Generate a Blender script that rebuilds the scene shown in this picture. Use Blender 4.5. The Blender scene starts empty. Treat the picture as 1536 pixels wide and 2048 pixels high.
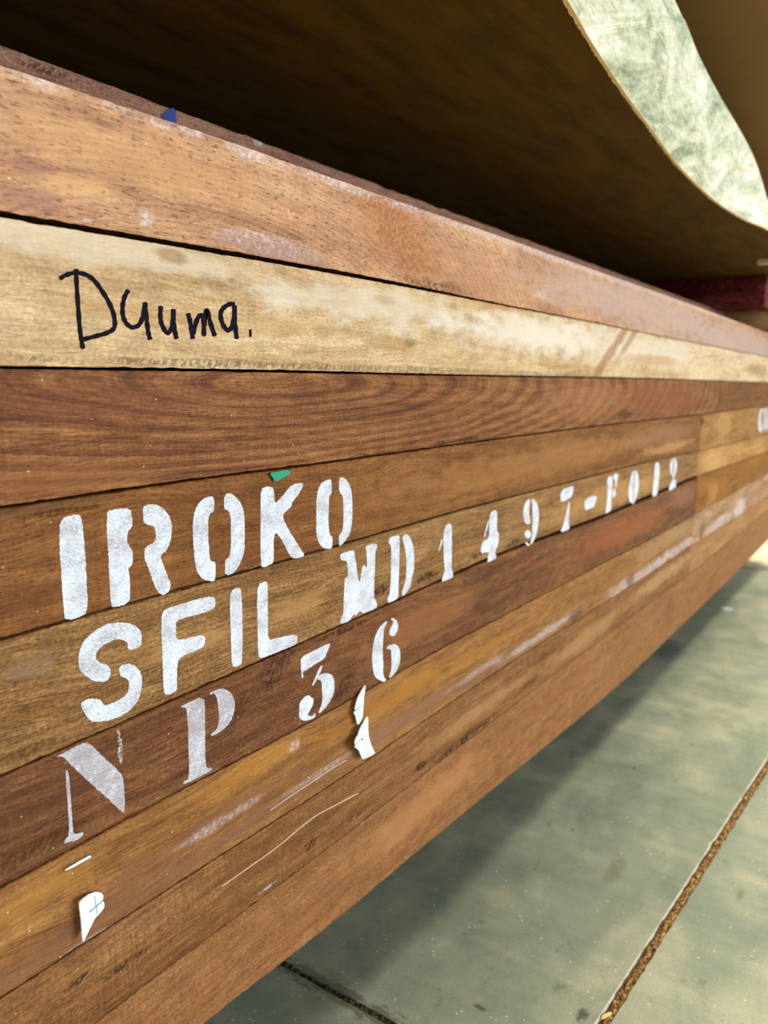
import bpy, bmesh, math, random
import numpy as np
from mathutils import Matrix, Vector

random.seed(7)
rng = np.random.default_rng(11)
SC = bpy.context.scene
COL = SC.collection

# ------------------------------------------------------------------ camera
D = 0.32                      # camera to the front of the timber stack, metres
HZ = 1.65                     # camera height above the floor in units of D
F = 1560.0
CX, CY = 768.0, 1024.0
d1 = np.array([1077., -252., F]); d1 /= np.linalg.norm(d1)
d3 = np.array([-100., 9230., F]); d3 -= d1 * (d3 @ d1); d3 /= np.linalg.norm(d3)
up = -d3
ey = np.cross(up, d1)
W = np.stack([d1, ey, up])
CAM = np.array([0., 0., HZ * D])
# world axes: X along the stack, Y into it (front of the stack at Y = D), Z up, floor at 0

cam = bpy.data.cameras.new('camera')
cam.sensor_fit = 'HORIZONTAL'; cam.sensor_width = 36.0
cam.lens = F / 1536 * 36.0
cam.clip_start = 0.01
cam.dof.use_dof = True
cam.dof.focus_distance = 0.43
cam.dof.aperture_fstop = 14.0
camo = bpy.data.objects.new('camera', cam); COL.objects.link(camo)
R = Matrix([[W[i, 0], -W[i, 1], -W[i, 2]] for i in range(3)]).to_4x4()
camo.matrix_world = Matrix.Translation(Vector(CAM)) @ R
SC.camera = camo

# ------------------------------------------------------------------ light
SC.view_settings.view_transform = 'Standard'
SC.view_settings.look = 'None'
SC.view_settings.gamma = 1.0
SC.view_settings.use_curve_mapping = False
SC.view_settings.exposure = 0.0

wd = bpy.data.worlds.new('daylight'); SC.world = wd; wd.use_nodes = True
bg = wd.node_tree.nodes['Background']
bg.inputs[0].default_value = (0.93, 0.98, 1.06, 1); bg.inputs[1].default_value = 0.15


def area(name, loc, target, sx, sy, power, col):
    l = bpy.data.lights.new(name, 'AREA'); l.shape = 'RECTANGLE'; l.size = sx; l.size_y = sy
    l.energy = power; l.color = col
    o = bpy.data.objects.new(name, l); COL.objects.link(o)
    o.location = loc
    o.rotation_euler = (Vector(target) - Vector(loc)).to_track_quat('-Z', 'Y').to_euler()
    return o


area('doorway_daylight', (1.7, -3.8, 1.05), (0.5, 0.32, 0.55), 3.0, 1.5, 190, (0.92, 0.98, 1.06))
area('hall_lamp', (2.3, 0.22, 5.2), (2.0, 0.1, 0.0), 3.0, 1.9, 590, (1.0, 0.95, 0.80))
area('side_fill', (-2.6, -2.4, 1.7), (1.6, 0.3, 0.4), 1.6, 1.2, 60, (0.92, 0.98, 1.06))  # added fill from the left for faces turned that way, no source seen


# ------------------------------------------------------------------ helpers
def ray(u, v):
    return W @ np.array([u - CX, v - CY, F])


def face(u, v, Y=D):          # pixel -> point on the vertical plane at depth Y
    r = ray(u, v); t = Y / r[1]
    return CAM + r * t


def level(u, v, Z):           # pixel -> point on the horizontal plane at height Z
    r = ray(u, v); t = (Z - CAM[2]) / r[2]
    return CAM + r * t


def zD(z):                    # height given in units of D from the camera -> metres
    return (z + HZ) * D


def lin(c):
    out = []
    for v in c:
        v = v / 255.0
        out.append(v / 12.92 if v <= 0.04045 else ((v + 0.055) / 1.055) ** 2.4)
    return tuple(out)


def tag(o, label, cat, group=None, kind=None):
    if label: o['label'] = label
    if cat: o['category'] = cat
    if group: o['group'] = group
    if kind: o['kind'] = kind
    return o


def link_mesh(name, verts, faces, mat, parent=None, loc=(0, 0, 0), smooth=False):
    me = bpy.data.meshes.new(name)
    lv = [(v[0] - loc[0], v[1] - loc[1], v[2] - loc[2]) for v in verts]
    me.from_pydata(lv, [], faces); me.update()
    me.materials.append(mat)
    if smooth:
        for p in me.polygons: p.use_smooth = True
    o = bpy.data.objects.new(name, me); COL.objects.link(o)
    if parent is not None:
        o.parent = parent
        o.location = (loc[0] - parent.location[0], loc[1] - parent.location[1], loc[2] - parent.location[2])
    else:
        o.location = loc
    return o


def empty(name, loc):
    o = bpy.data.objects.new(name, None); COL.objects.link(o); o.location = loc
    o.empty_display_size = 0.02
    return o


# ------------------------------------------------------------------ node graph helper
class G:
    def __init__(s, name):
        s.m = bpy.data.materials.new(name); s.m.use_nodes = True
        s.t = s.m.node_tree; s.n = s.t.nodes; s.l = s.t.links
        s.b = s.n['Principled BSDF']

    def put(s, sock, v):
        if hasattr(v, 'is_output') or isinstance(v, bpy.types.NodeSocket): s.l.new(v, sock)
        elif isinstance(v, (tuple, list)) and len(v) == 3 and len(sock.default_value) == 4: sock.default_value = (*v, 1)
        else: sock.default_value = v

    def math(s, op, a, b=0.0, clamp=False):
        n = s.n.new('ShaderNodeMath'); n.operation = op; n.use_clamp = clamp
        s.put(n.inputs[0], a); s.put(n.inputs[1], b); return n.outputs[0]

    def add(s, a, b): return s.math('ADD', a, b)
    def sub(s, a, b): return s.math('SUBTRACT', a, b)
    def mul(s, a, b): return s.math('MULTIPLY', a, b)

    def coord(s):
        n = s.n.new('ShaderNodeTexCoord'); return n.outputs['Object']

    def xyz(s, v):
        n = s.n.new('ShaderNodeSeparateXYZ'); s.put(n.inputs[0], v); return n.outputs[:3]

    def vec(s, x, y, z):
        n = s.n.new('ShaderNodeCombineXYZ')
        for i, v in enumerate((x, y, z)): s.put(n.inputs[i], v)
        return n.outputs[0]

    def noise(s, v, scale=1.0, detail=2.0, rough=0.5, dist=0.0):
        n = s.n.new('ShaderNodeTexNoise'); s.put(n.inputs['Vector'], v)
        n.inputs['Scale'].default_value = scale; n.inputs['Detail'].default_value = detail
        n.inputs['Roughness'].default_value = rough; n.inputs['Distortion'].default_value = dist
        return n.outputs['Fac']

    def voro(s, v, scale=1.0):
        n = s.n.new('ShaderNodeTexVoronoi'); s.put(n.inputs['Vector'], v)
        n.inputs['Scale'].default_value = scale
        return n.outputs['Distance'], n.outputs['Color']

    def step(s, v, lo, hi, a=0.0, b=1.0):
        n = s.n.new('ShaderNodeMapRange'); n.interpolation_type = 'SMOOTHSTEP'
        s.put(n.inputs[0], v); n.inputs[1].default_value = lo; n.inputs[2].default_value = hi
        n.inputs[3].default_value = a; n.inputs[4].default_value = b
        return n.outputs[0]

    def mix(s, f, a, b, mode='MIX'):
        n = s.n.new('ShaderNodeMix'); n.data_type = 'RGBA'; n.blend_type = mode
        n.clamp_factor = True
        s.put(n.inputs[0], f); s.put(n.inputs[6], a); s.put(n.inputs[7], b); return n.outputs[2]

    def ramp(s, f, stops):
        n = s.n.new('ShaderNodeValToRGB'); s.put(n.inputs[0], f)
        e = n.color_ramp.elements
        while len(e) < len(stops): e.new(0.5)
        for i, (p, c) in enumerate(stops):
            e[i].position = p; e[i].color = (*c, 1)
        return n.outputs[0]

    def val(s, c, f):          # colour times scalar
        n = s.n.new('ShaderNodeVectorMath'); n.operation = 'SCALE'
        s.put(n.inputs[0], c); s.put(n.inputs['Scale'], f); return n.outputs[0]

    def bump(s, h, strength=0.5, dist=0.001):
        n = s.n.new('ShaderNodeBump'); n.inputs['Strength'].default_value = strength
        n.inputs['Distance'].default_value = dist
        s.put(n.inputs['Height'], h); s.l.new(n.outputs[0], s.b.inputs['Normal'])

    def out(s, col, rough=0.6, spec=0.3):
        s.put(s.b.inputs['Base Color'], col); s.put(s.b.inputs['Roughness'], rough)
        s.b.inputs['Specular IOR Level'].default_value = spec
        return s.m

    def blob(s, x, z, cx, cz, rx, rz, n=None, k=0.9, rot=0.0):
        dx = s.sub(x, cx); dz = s.sub(z, cz)
        if rot:
            c, q = math.cos(rot), math.sin(rot)
            dx, dz = s.add(s.mul(dx, c), s.mul(dz, q)), s.sub(s.mul(dz, c), s.mul(dx, q))
        ax = s.mul(dx, 1.0 / rx); az = s.mul(dz, 1.0 / rz)
        r = s.math('SQRT', s.add(s.mul(ax, ax), s.mul(az, az)))
        v = s.sub(1.15, r)
        if n is not None: v = s.add(v, s.mul(s.sub(n, 0.5), 2.0 * k))
        return s.step(v, 0.0, 0.75)


# ------------------------------------------------------------------ wood
def wood(name, o, dark, mid, light, seed=0.0, grain=0.32, fine=0.3, tone=0.45, pores=0.5, fuzz=0.35,
         saw=0.25, rings=None, blobs=(), flecks=1.0, diag=0.0, rough=0.66, bump=0.6, slope=0.0, spec=0.14, gain=1.0, sat=1.0):
    """o = local origin (world) of the board; blobs = (kind, u, v, ru, rv, strength[, rot]) in photo pixels."""
    def tone_of(c):
        m = sum(c) / 3.0
        return tuple(max(0.0, (m + (v - m) * sat) * gain) for v in c)
    dark, mid, light = tone_of(dark), tone_of(mid), tone_of(light)
    g = G(name)
    P = g.coord(); x, y, z = g.xyz(P)
    xs = g.add(x, seed * 3.1); zs = g.add(z, seed * 0.7)
    ysd = g.mul(y, 1.0)
    wlo = g.noise(g.vec(g.mul(xs, 5.0), g.mul(ysd, 6.0), g.mul(zs, 18.0)), 1.0, 2.0)
    zw = g.add(g.add(zs, g.mul(g.sub(wlo, 0.5), 0.03)), g.mul(x, slope))
    g1 = g.noise(g.vec(g.mul(xs, 7.0), g.mul(ysd, 60), g.mul(zw, 170.0)), 1.0, 4.0, 0.6)
    g2 = g.noise(g.vec(g.mul(xs, 42.0), g.mul(ysd, 300), g.mul(zw, 950.0)), 1.0, 2.0, 0.6)
    tn = g.noise(g.vec(g.mul(xs, 6.0), g.mul(ysd, 8), g.mul(zs, 34.0)), 1.0, 2.0, 0.55)
    t = g.add(0.5, g.add(g.mul(g.sub(g1, 0.5), grain * 4.6), g.add(g.mul(g.sub(g2, 0.5), fine * 4.0), g.mul(g.sub(tn, 0.5), tone * 2.6))))
    if rings:
        cx, cz, ax, az, freq, amt = rings
        rx = g.mul(g.sub(x, cx), 1.0 / ax); rz = g.mul(g.sub(z, cz), 1.0 / az)
        r = g.math('SQRT', g.add(g.mul(rx, rx), g.mul(rz, rz)))
        r = g.add(r, g.mul(g.sub(wlo, 0.5), 0.28))
        rn = g.noise(g.vec(g.mul(r, freq * 0.9), 0.0, seed), 1.0, 3.0, 0.7)
        sn = g.math('SINE', g.mul(r, freq))
        t = g.add(t, g.add(g.mul(g.sub(rn, 0.5), amt * 3.6), g.mul(sn, amt * 0.42)))
    if diag:
        dn = g.noise(g.vec(g.mul(g.sub(xs, g.mul(z, 2.2)), 60.0), 0, g.mul(zs, 10.0)), 1.0, 3.0, 0.6)
        t = g.add(t, g.mul(g.sub(dn, 0.5), diag * 2.4))
    c = g.ramp(t, [(0.0, lin(dark)), (0.45, lin(mid)), (1.0, lin(light))])
    # short vessel dashes
    pn = g.noise(g.vec(g.mul(xs, 170.0), g.mul(ysd, 300), g.mul(zw, 1000.0)), 1.0, 1.0)
    pm = g.step(pn, 0.60, 0.70)
    c = g.mix(g.mul(pm, pores), c, tuple(v * 0.45 for v in lin(dark)))
    # cross-cut saw marks
    sw = g.noise(g.vec(g.mul(xs, 520.0), 0.0, g.mul(zs, 12.0)), 1.0, 2.0)
    sg = g.noise(g.vec(g.mul(xs, 9.0), 3.0, g.mul(zs, 40.0)), 1.0, 1.0)
    swm = g.mul(g.sub(sw, 0.5), g.step(sg, 0.40, 0.62))
    c = g.val(c, g.add(1.0, g.mul(swm, saw * 2.6)))
    # torn, fuzzy fibre
    fz = g.noise(g.vec(g.mul(xs, 420.0), g.mul(ysd, 420), g.mul(zs, 620.0)), 1.0, 3.0, 0.65)
    c = g.val(c, g.add(1.0, g.mul(g.sub(fz, 0.5), fuzz * 5.5)))
    mot = g.noise(g.vec(g.mul(xs, 55.0), g.mul(ysd, 60), g.mul(zs, 90.0)), 1.0, 3.0, 0.6)
    c = g.val(c, g.add(1.0, g.mul(g.sub(mot, 0.5), 0.95)))
    bl = g.noise(g.vec(g.mul(xs, 30.0), 0.0, g.mul(zs, 75.0)), 1.0, 4.0, 0.62)
    sp = g.noise(g.vec(g.mul(xs, 300.0), 0.0, g.mul(zs, 380.0)), 1.0, 2.0, 0.6)
    tz = g.noise(g.vec(g.mul(g.add(xs, g.mul(zs, -0.7)), 330.0), 0.0, g.mul(g.add(zs, g.mul(xs, 0.3)), 210.0)), 1.0, 3.0, 0.6, 0.3)
    tear = None
    for b in blobs:
        kind, u, v, ru, rv, st = b[:6]; rot = b[6] if len(b) > 6 else 0.0
        p = face(u, v, o[3]); q = face(u + ru, v, o[3]); w = face(u, v + rv, o[3])
        m = g.blob(x, z, p[0] - o[0], p[2] - o[2], abs(q[0] - p[0]), abs(w[2] - p[2]), bl, 0.9, rot)
        if kind == 'chalk':
            mm = g.mul(m, g.step(sp, 0.42, 0.68, 0.25, 1.0))
            c = g.mix(g.mul(mm, st), c, lin((226, 216, 216)))
        elif kind == 'torn':
            mm = g.mul(m, g.step(tz, 0.44, 0.54))
            c = g.mix(g.mul(mm, st), c, lin((44, 22, 8)))
            tear = m if tear is None else g.math('MAXIMUM', tear, m)
        elif isinstance(kind, tuple):
            c = g.mix(g.mul(m, st), c, lin(kind))
    if flecks:
        vd, vc = g.voro(g.vec(x, y, z), 210.0)
        vx, vy, vz = g.xyz(vc)
        fm = g.mul(g.step(vd, 0.05, 0.12, 1.0, 0.0), g.step(vx, 0.88, 0.90))
        c = g.mix(g.mul(fm, 0.75 * flecks), c, lin((232, 214, 190)))
    h = g.add(g.mul(fz, fuzz * 2.2), g.add(g.mul(g2, 0.5), g.mul(pm, -0.6 * pores)))
    if tear is not None: h = g.add(h, g.mul(g.mul(tear, tz), -3.0))
    g.bump(h, bump, 0.0012)
    return g.out(c, rough, spec)


# ------------------------------------------------------------------ generic materials
def plain(name, col, rough=0.6, var=0.12, scale=60.0, spec=0.3, bump=0.0):
    g = G(name); P = g.coord()
    n = g.noise(P, scale, 3.0, 0.6)
    c = g.val(lin(col), g.add(1.0, g.mul(g.sub(n, 0.5), var * 2)))
    if bump: g.bump(n, bump, 0.001)
    return g.out(c, rough, spec)


def paint_mat(name, off):
    g = G(name); P = g.coord(); x, y, z = g.xyz(P)
    a = g.noise(g.vec(g.mul(x, 300.0), 0, g.mul(z, 900.0)), 1.0, 3.0, 0.65, 1.4)
    b = g.noise(g.vec(g.mul(g.add(x, z), 900.0), 0, g.mul(g.sub(x, z), 260.0)), 1.0, 2.0, 0.6)
    w = g.noise(g.vec(g.mul(x, 60.0), 0, g.mul(z, 80.0)), 1.0, 2.0)
    k = g.add(g.add(g.mul(a, 0.55), g.mul(b, 0.45)), g.add(g.mul(g.sub(w, 0.5), 0.45), off))
    c = g.ramp(k, [(0.0, lin((138, 112, 98))), (0.37, lin((172, 164, 166))), (0.52, lin((204, 207, 213))), (0.74, lin((234, 238, 243)))])
    g.bump(k, 0.35, 0.0004)
    return g.out(c, 0.75, 0.2)


PAINT = paint_mat('white_stencil_paint', 0.0)
THIN = paint_mat('thin_white_stencil_paint', -0.13)


def worn_paint():
    g = G('worn_white_paint'); P = g.coord(); x, y, z = g.xyz(P)
    a = g.noise(g.vec(g.mul(x, 600.0), 0, g.mul(z, 700.0)), 1.0, 3.0, 0.65)
    c = g.ramp(a, [(0.42, lin((96, 62, 40))), (0.6, lin((196, 190, 186)))])
    return g.out(c, 0.8, 0.2)


WORN = worn_paint()
INK = plain('black_marker_ink', (20, 17, 26), 0.85, 0.3, 400.0, 0.08)

# ------------------------------------------------------------------ seams of the stack (photo pixels)
SEAM = {
    0: [(0, 128), (90, 158), (200, 194), (340, 240), (470, 282), (600, 330), (768, 391), (1000, 470), (1150, 525), (1300, 578), (1420, 622), (1536, 666)],
    1: [(0, 432), (230, 468), (400, 497), (600, 532), (768, 562), (980, 605), (1180, 643), (1300, 668), (1420, 691), (1536, 714)],
    2: [(0, 737), (200, 738), (400, 740), (640, 744), (768, 748), (1000, 752), (1300, 757), (1420, 761), (1536, 765)],
    3: [(0, 1018), (200, 987), (400, 956), (580, 936), (768, 910), (1000, 877), (1200, 851), (1390, 831), (1536, 811)],
    4: [(0, 1281), (120, 1248), (260, 1208), (420, 1162), (600, 1115), (700, 1085), (790, 1058), (920, 1020), (1150, 962), (1300, 922), (1420, 898), (1536, 870)],
    5: [(0, 1553), (114, 1509), (250, 1443), (400, 1376), (500, 1329), (600, 1290), (700, 1245), (760, 1214), (860, 1172), (1000, 1105), (1200, 1037), (1300, 992), (1400, 951), (1536, 903)],
    6: [(0, 1777), (110, 1720), (253, 1640), (367, 1572), (493, 1517), (800, 1345), (891, 1291), (982, 1245), (1093, 1187), (1158, 1151), (1300, 1080), (1420, 1012)],
    7: [(0, 1997), (160, 1897), (333, 1780), (500, 1675), (634, 1591), (748, 1514), (800, 1477), (930, 1385), (1034, 1317), (1113, 1267), (1288, 1156), (1371, 1100), (1483, 1029)],
    8: [(400, 1885), (475, 1838), (600, 1738), (700, 1664), (872, 1530), (995, 1438), (1077, 1372), (1200, 1281), (1290, 1215), (1385, 1144)],
    9: [(400, 2048), (500, 1975), (620, 1890), (700, 1820), (800, 1733), (900, 1650), (1080, 1503), (1250, 1362), (1400, 1216), (1490, 1128), (1536, 1080)],
}
X0, X1 = -1.3 * D, 7.75 * D
NX = 460
GX = np.linspace(X0, X1, NX)
# denser where the camera looks closely
GX = np.unique(np.concatenate([np.linspace(X0, 0.4 * D, 40), np.linspace(0.4 * D, 3.2 * D, 320), np.linspace(3.2 * D, X1, 120)]))
ZS = {}
for k, pts in SEAM.items():
    w = np.array([face(u, v)[[0, 2]] for u, v in pts])
    zz = np.interp(GX, w[:, 0], w[:, 1])
    # even out hand-read kinks, boards are stiff
    sm = zz.copy()
    for i, xx in enumerate(GX):
        ww = np.exp(-((GX - xx) / (0.16 * D + 0.08 * max(xx, 0))) ** 2) * np.gradient(GX)
        sm[i] = (ww * zz).sum() / ww.sum()
    ZS[k] = sm


def jitter(n, amp, seed, scale=3):
    r = np.random.default_rng(seed)
    a = r.normal(0, 1, n)
    k = np.exp(-np.linspace(-2, 2, scale * 2 + 1) ** 2); k /= k.sum()
    b = np.convolve(a, k, 'same')
    return amp * (0.6 * b / (b.std() + 1e-9) + 0.4 * a)


def board(name, k, xa, xb, mat_fn, label, cat='board', group=None, front=0.0, depth=0.75, gap_top=0.0004, gap_bot=0.0004,
          gtf=None, gbf=None, bottom=None, seed=1, chamf=0.0007, undercut=0.0):
    """Board k lies between seam k-1 and seam k. Cross-section has eased, torn arrises."""
    sel = (GX > xa) & (GX < xb)
    xs = np.concatenate([[xa], GX[sel], [xb]])
    zt = np.interp(xs, GX, ZS[k - 1]) - (gtf(xs) if gtf else gap_top)
    zb = np.interp(xs, GX, ZS[k]) + (gbf(xs) if gbf else gap_bot)
    n = len(xs)
    jt = np.abs(jitter(n, 0.0002, seed)); jb = np.abs(jitter(n, 0.0002, seed + 50))
    zt = zt - jt; zb = zb + jb
    Y = D + front
    zback = bottom if bottom is not None else None
    verts = []
    for i in range(n):
        c1 = chamf * (0.7 + 0.8 * random.random()); c2 = chamf * (0.7 + 0.8 * random.random())
        t, b = zt[i], zb[i]
        bb = zback if zback is not None else b + undercut
        prof = [(Y + depth, t), (Y + c1 * 1.2, t), (Y + c1 * 0.35, t - c1 * 0.35), (Y, t - c1 * 1.1)]
        prof += [(Y, t + (b - t) * f) for f in (0.2, 0.4, 0.6, 0.8)]
        prof += [(Y, b + c2 * 1.1), (Y + c2 * 0.35, b + c2 * 0.35), (Y + c2 * 1.2, b), (Y + 0.012, b + undercut * 0.7 if zback is None else b), (Y + 0.06, bb), (Y + depth, bb)]
        verts += [(xs[i], p[0], p[1]) for p in prof]
    m = 14
    faces = []
    for i in range(n - 1):
        for j in range(m):
            a, b = i * m + j, i * m + (j + 1) % m
            faces.append((a, b, b + m, a + m))
    faces.append(tuple(range(m))[::-1]); faces.append(tuple((n - 1) * m + j for j in range(m)))
    zmid = float(zb.min()) if zback is None else zback
    o4 = (float(xa), Y, zmid, Y)
    ob = link_mesh(name, verts, faces, mat_fn(o4), loc=o4[:3])
    bm = bmesh.new(); bm.from_mesh(ob.data); bmesh.ops.recalc_face_normals(bm, faces=bm.faces); bm.to_mesh(ob.data); bm.free()
    tag(ob, label, cat, group)
    return ob


def ring(ax, az, f, amt, u, v):
    def fn(o):
        p = face(u, v, o[3]); return (p[0] - o[0], p[2] - o[2], ax, az, f, amt)
    return fn


# ------------------------------------------------------------------ floor
HW = 0.0047           # half width of the long joint
JOINT = [(1205, 2048), (1306, 1897), (1406, 1727), (1480, 1622), (1536, 1527)]
jp = np.array([level(u, v, 0.0)[:2] for u, v in JOINT])
ja, jb_ = np.polyfit(jp[:, 0], jp[:, 1], 1)       # y = ja x + jb
XJ = float(np.mean([level(560, 1910, 0)[0], level(680, 1990, 0)[0], level(760, 2048, 0)[0]]))  # cross joint


def floor_mat():
    g = G('sealed_concrete'); P = g.coord(); x, y, z = g.xyz(P)
    big = g.noise(g.vec(x, y, 0), 2.6, 4.0, 0.6, 0.6)
    med = g.noise(g.vec(g.mul(x, 10.0), g.mul(y, 16.0), 0), 1.0, 5.0, 0.62, 0.5)
    fin = g.noise(g.vec(x, y, 0), 420.0, 3.0, 0.7)
    grit = g.noise(g.vec(x, y, 0), 900.0, 2.0, 0.6)
    stre2 = g.noise(g.vec(g.mul(x, 160.0), g.mul(y, 60.0), 4.0), 1.0, 4.0, 0.7)
    stre = g.noise(g.vec(g.mul(x, 55.0), g.mul(y, 6.0), 1.0), 1.0, 4.0, 0.6, 0.4)
    t = g.add(g.add(g.mul(big, 0.55), g.mul(med, 0.35)), g.mul(g.sub(stre, 0.5), 0.16))
    c = g.ramp(t, [(0.25, lin((90, 106, 92))), (0.45, lin((138, 144, 121))), (0.62, lin((182, 178, 147)))])
    c = g.val(c, g.add(1.0, g.mul(g.sub(fin, 0.5), 0.55)))
    c = g.val(c, g.add(1.0, g.mul(g.sub(grit, 0.5), 0.35)))
    vd, vc = g.voro(g.vec(x, y, 0), 230.0); vx, vy, vz = g.xyz(vc)
    c = g.mix(g.mul(g.step(vd, 0.10, 0.26, 1.0, 0.0), g.step(vx, 0.93, 0.95)), c, lin((222, 214, 176)))
    vd2, vc2 = g.voro(g.vec(g.add(x, 5.0), y, 0), 130.0); wx, wy, wz = g.xyz(vc2)
    c = g.mix(g.mul(g.mul(g.step(vd2, 0.04, 0.14, 1.0, 0.0), g.step(wx, 0.93, 0.95)), 0.8), c, lin((62, 60, 52)))

    def st(col, u, v, ru, rv, s, k=0.9, n=med):
        nonlocal c
        p = level(u, v, 0); a = level(u + ru, v, 0); b = level(u, v + rv, 0)
        rx = max(math.hypot(a[0] - p[0], 0), 0.25 * abs(b[0] - p[0])); ry = max(abs(b[1] - p[1]), 0.2 * abs(a[1] - p[1]))
        m = g.blob(x, y, p[0], p[1], max(rx, 0.002), max(ry, 0.002), n, k)
        c = g.mix(g.mul(m, s), c, lin(col))
    smu = g.noise(g.vec(g.mul(x, 26.0), g.mul(y, 34.0), 7.0), 1.0, 6.0, 0.72, 0.3)
    c = g.mix(g.mul(g.step(smu, 0.58, 0.72), 0.5), c, lin((92, 92, 74)))
    smv = g.noise(g.vec(g.mul(x, 120.0), g.mul(y, 150.0), 2.0), 1.0, 4.0, 0.75)
    c = g.mix(g.mul(g.mul(g.step(smv, 0.60, 0.70), g.step(smu, 0.48, 0.60)), 0.6), c, lin((70, 68, 54)))
    # green shade beside the stack painted into the colour, pale patches, stains, scuffs
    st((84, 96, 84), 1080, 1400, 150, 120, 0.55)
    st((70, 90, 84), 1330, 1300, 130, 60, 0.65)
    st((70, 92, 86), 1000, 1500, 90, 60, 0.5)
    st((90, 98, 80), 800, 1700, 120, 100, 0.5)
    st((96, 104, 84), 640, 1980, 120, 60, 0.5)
    st((150, 150, 124), 980, 1640, 90, 30, 0.5)
    st((66, 58, 56), 1165, 2030, 44, 26, 0.85, 2.2, smv)
    st((48, 44, 34), 1268, 1536, 12, 5, 0.9, 0.4)
    st((56, 52, 40), 1146, 1660, 6, 5, 0.9, 0.4)
    st((78, 70, 52), 960, 2015, 10, 26, 0.8, 1.0, stre)
    st((206, 212, 216), 1425, 1690, 34, 20, 0.7, 1.2, stre)
    st((100, 96, 74), 1230, 1740, 100, 10, 0.45, 0.8, stre)
    st((100, 96, 74), 1480, 1790, 50, 8, 0.5, 0.8, stre)
    st((172, 160, 128), 1000, 1800, 70, 50, 0.4)
    # grime spilling out of the cross joint
    dxj = g.math('ABSOLUTE', g.sub(x, XJ))
    gm = g.step(g.sub(dxj, g.mul(g.sub(stre2, 0.42), 0.05)), 0.0, 0.008, 1.0, 0.0)
    c = g.mix(g.mul(gm, 0.6), c, lin((64, 58, 42)))
    yc = g.add(0.0, g.mul(g.sub(g.noise(g.vec(x, y, 0), 14.0, 3.0), 0.5), 0.03))
    pc = level(840, 1900, 0); pd = level(720, 2030, 0)
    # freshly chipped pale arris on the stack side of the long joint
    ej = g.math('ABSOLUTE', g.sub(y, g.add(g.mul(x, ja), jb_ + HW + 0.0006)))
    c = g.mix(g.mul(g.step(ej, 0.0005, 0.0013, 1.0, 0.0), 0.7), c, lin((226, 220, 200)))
    g.bump(g.add(g.mul(fin, 0.7), g.mul(grit, 0.4)), 0.35, 0.0006)
    rr = g.step(med, 0.3, 0.7, 0.42, 0.62)
    return g.out(c, rr, 0.35)


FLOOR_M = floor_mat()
FX0, FX1, FY0, FY1 = -4.0, 9.0, -4.0, 6.0


def jy(x): return ja * x + jb_


verts, faces = [], []


def strip_poly(pa, pb):
    """quads between two equal-length polylines"""
    s = len(verts)
    verts.extend(pa); verts.extend(pb); n = len(pa)
    for i in range(n - 1):
        faces.append((s + i, s + i + 1, s + n + i + 1, s + n + i))


jx = np.concatenate([[FX0], np.linspace(0.2, 3.2, 420), [FX1]])
e1 = [(x, jy(x) + HW + (0.0011 * random.uniform(-1, 1) if 0.2 < x < 3.2 else 0), 0.0) for x in jx]   # stack side
e2 = [(x, jy(x) - HW + (0.0007 * random.uniform(-1, 1) if 0.2 < x < 3.2 else 0), 0.0) for x in jx]
strip_poly([(x, FY0, 0.0) for x in jx], e2)
strip_poly(e2, [(p[0], p[1], -0.012) for p in e2])
strip_poly([(p[0], p[1], -0.012) for p in e2], [(p[0], p[1], -0.012) for p in e1])
strip_poly([(p[0], p[1], -0.012) for p in e1], e1)
# stack side slab split by the cross joint
HC = 0.0032
left = [p for p in e1 if p[0] < XJ - HC] + [(XJ - HC, jy(XJ) + HW, 0.0)]
right = [(XJ + HC, jy(XJ) + HW, 0.0)] + [p for p in e1 if p[0] > XJ + HC]
strip_poly(left, [(p[0], FY1, 0.0) for p in left])
strip_poly(right, [(p[0], FY1, 0.0) for p in right])
cy = np.concatenate([np.linspace(jy(XJ) + HW, 0.7, 120), [FY1]])
c1 = [(XJ - HC, yy, 0.0) for i, yy in enumerate(cy)]
c2 = [(XJ + HC, yy, 0.0) for yy in cy]
strip_poly(c1, [(p[0], p[1], -0.01) for p in c1])
strip_poly([(p[0], p[1], -0.01) for p in c1], [(p[0], p[1], -0.01) for p in c2])
strip_poly([(p[0], p[1], -0.01) for p in c2], c2)
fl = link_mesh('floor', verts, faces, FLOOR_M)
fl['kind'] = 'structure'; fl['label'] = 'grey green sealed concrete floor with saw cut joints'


def dust_mat():
    g = G('packed_sawdust'); P = g.coord()
    n = g.noise(P, 330.0, 4.0, 0.75)
    c = g.ramp(n, [(0.38, lin((46, 28, 12))), (0.5, lin((122, 84, 42))), (0.58, lin((188, 144, 78))), (0.66, lin((240, 212, 148)))])
    g.bump(n, 0.8, 0.002)
    return g.out(c, 0.8, 0.2)


def fill(name, pts, nrm, hw, mat, label, top=-0.0012, seed=3):
    r = np.random.default_rng(seed)
    vs, fs = [], []
    K = 7
    for i, p in enumerate(pts):
        for j in range(K):
            t = -1 + 2 * j / (K - 1)
            h = top + 0.0017 * r.normal() + 0.0008 * (1 - t * t)
            if j in (0, K - 1): h = -0.006
            h = min(h, 0.0012)
            vs.append((p[0] + nrm[0] * hw * t, p[1] + nrm[1] * hw * t, h))
    for i in range(len(pts) - 1):
        for j in range(K - 1):
            a = i * K + j; fs.append((a, a + 1, a + K + 1, a + K))
    o = link_mesh(name, vs, fs, mat, smooth=True)
    tag(o, label, 'sawdust', None, 'stuff')
    return o


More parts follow.
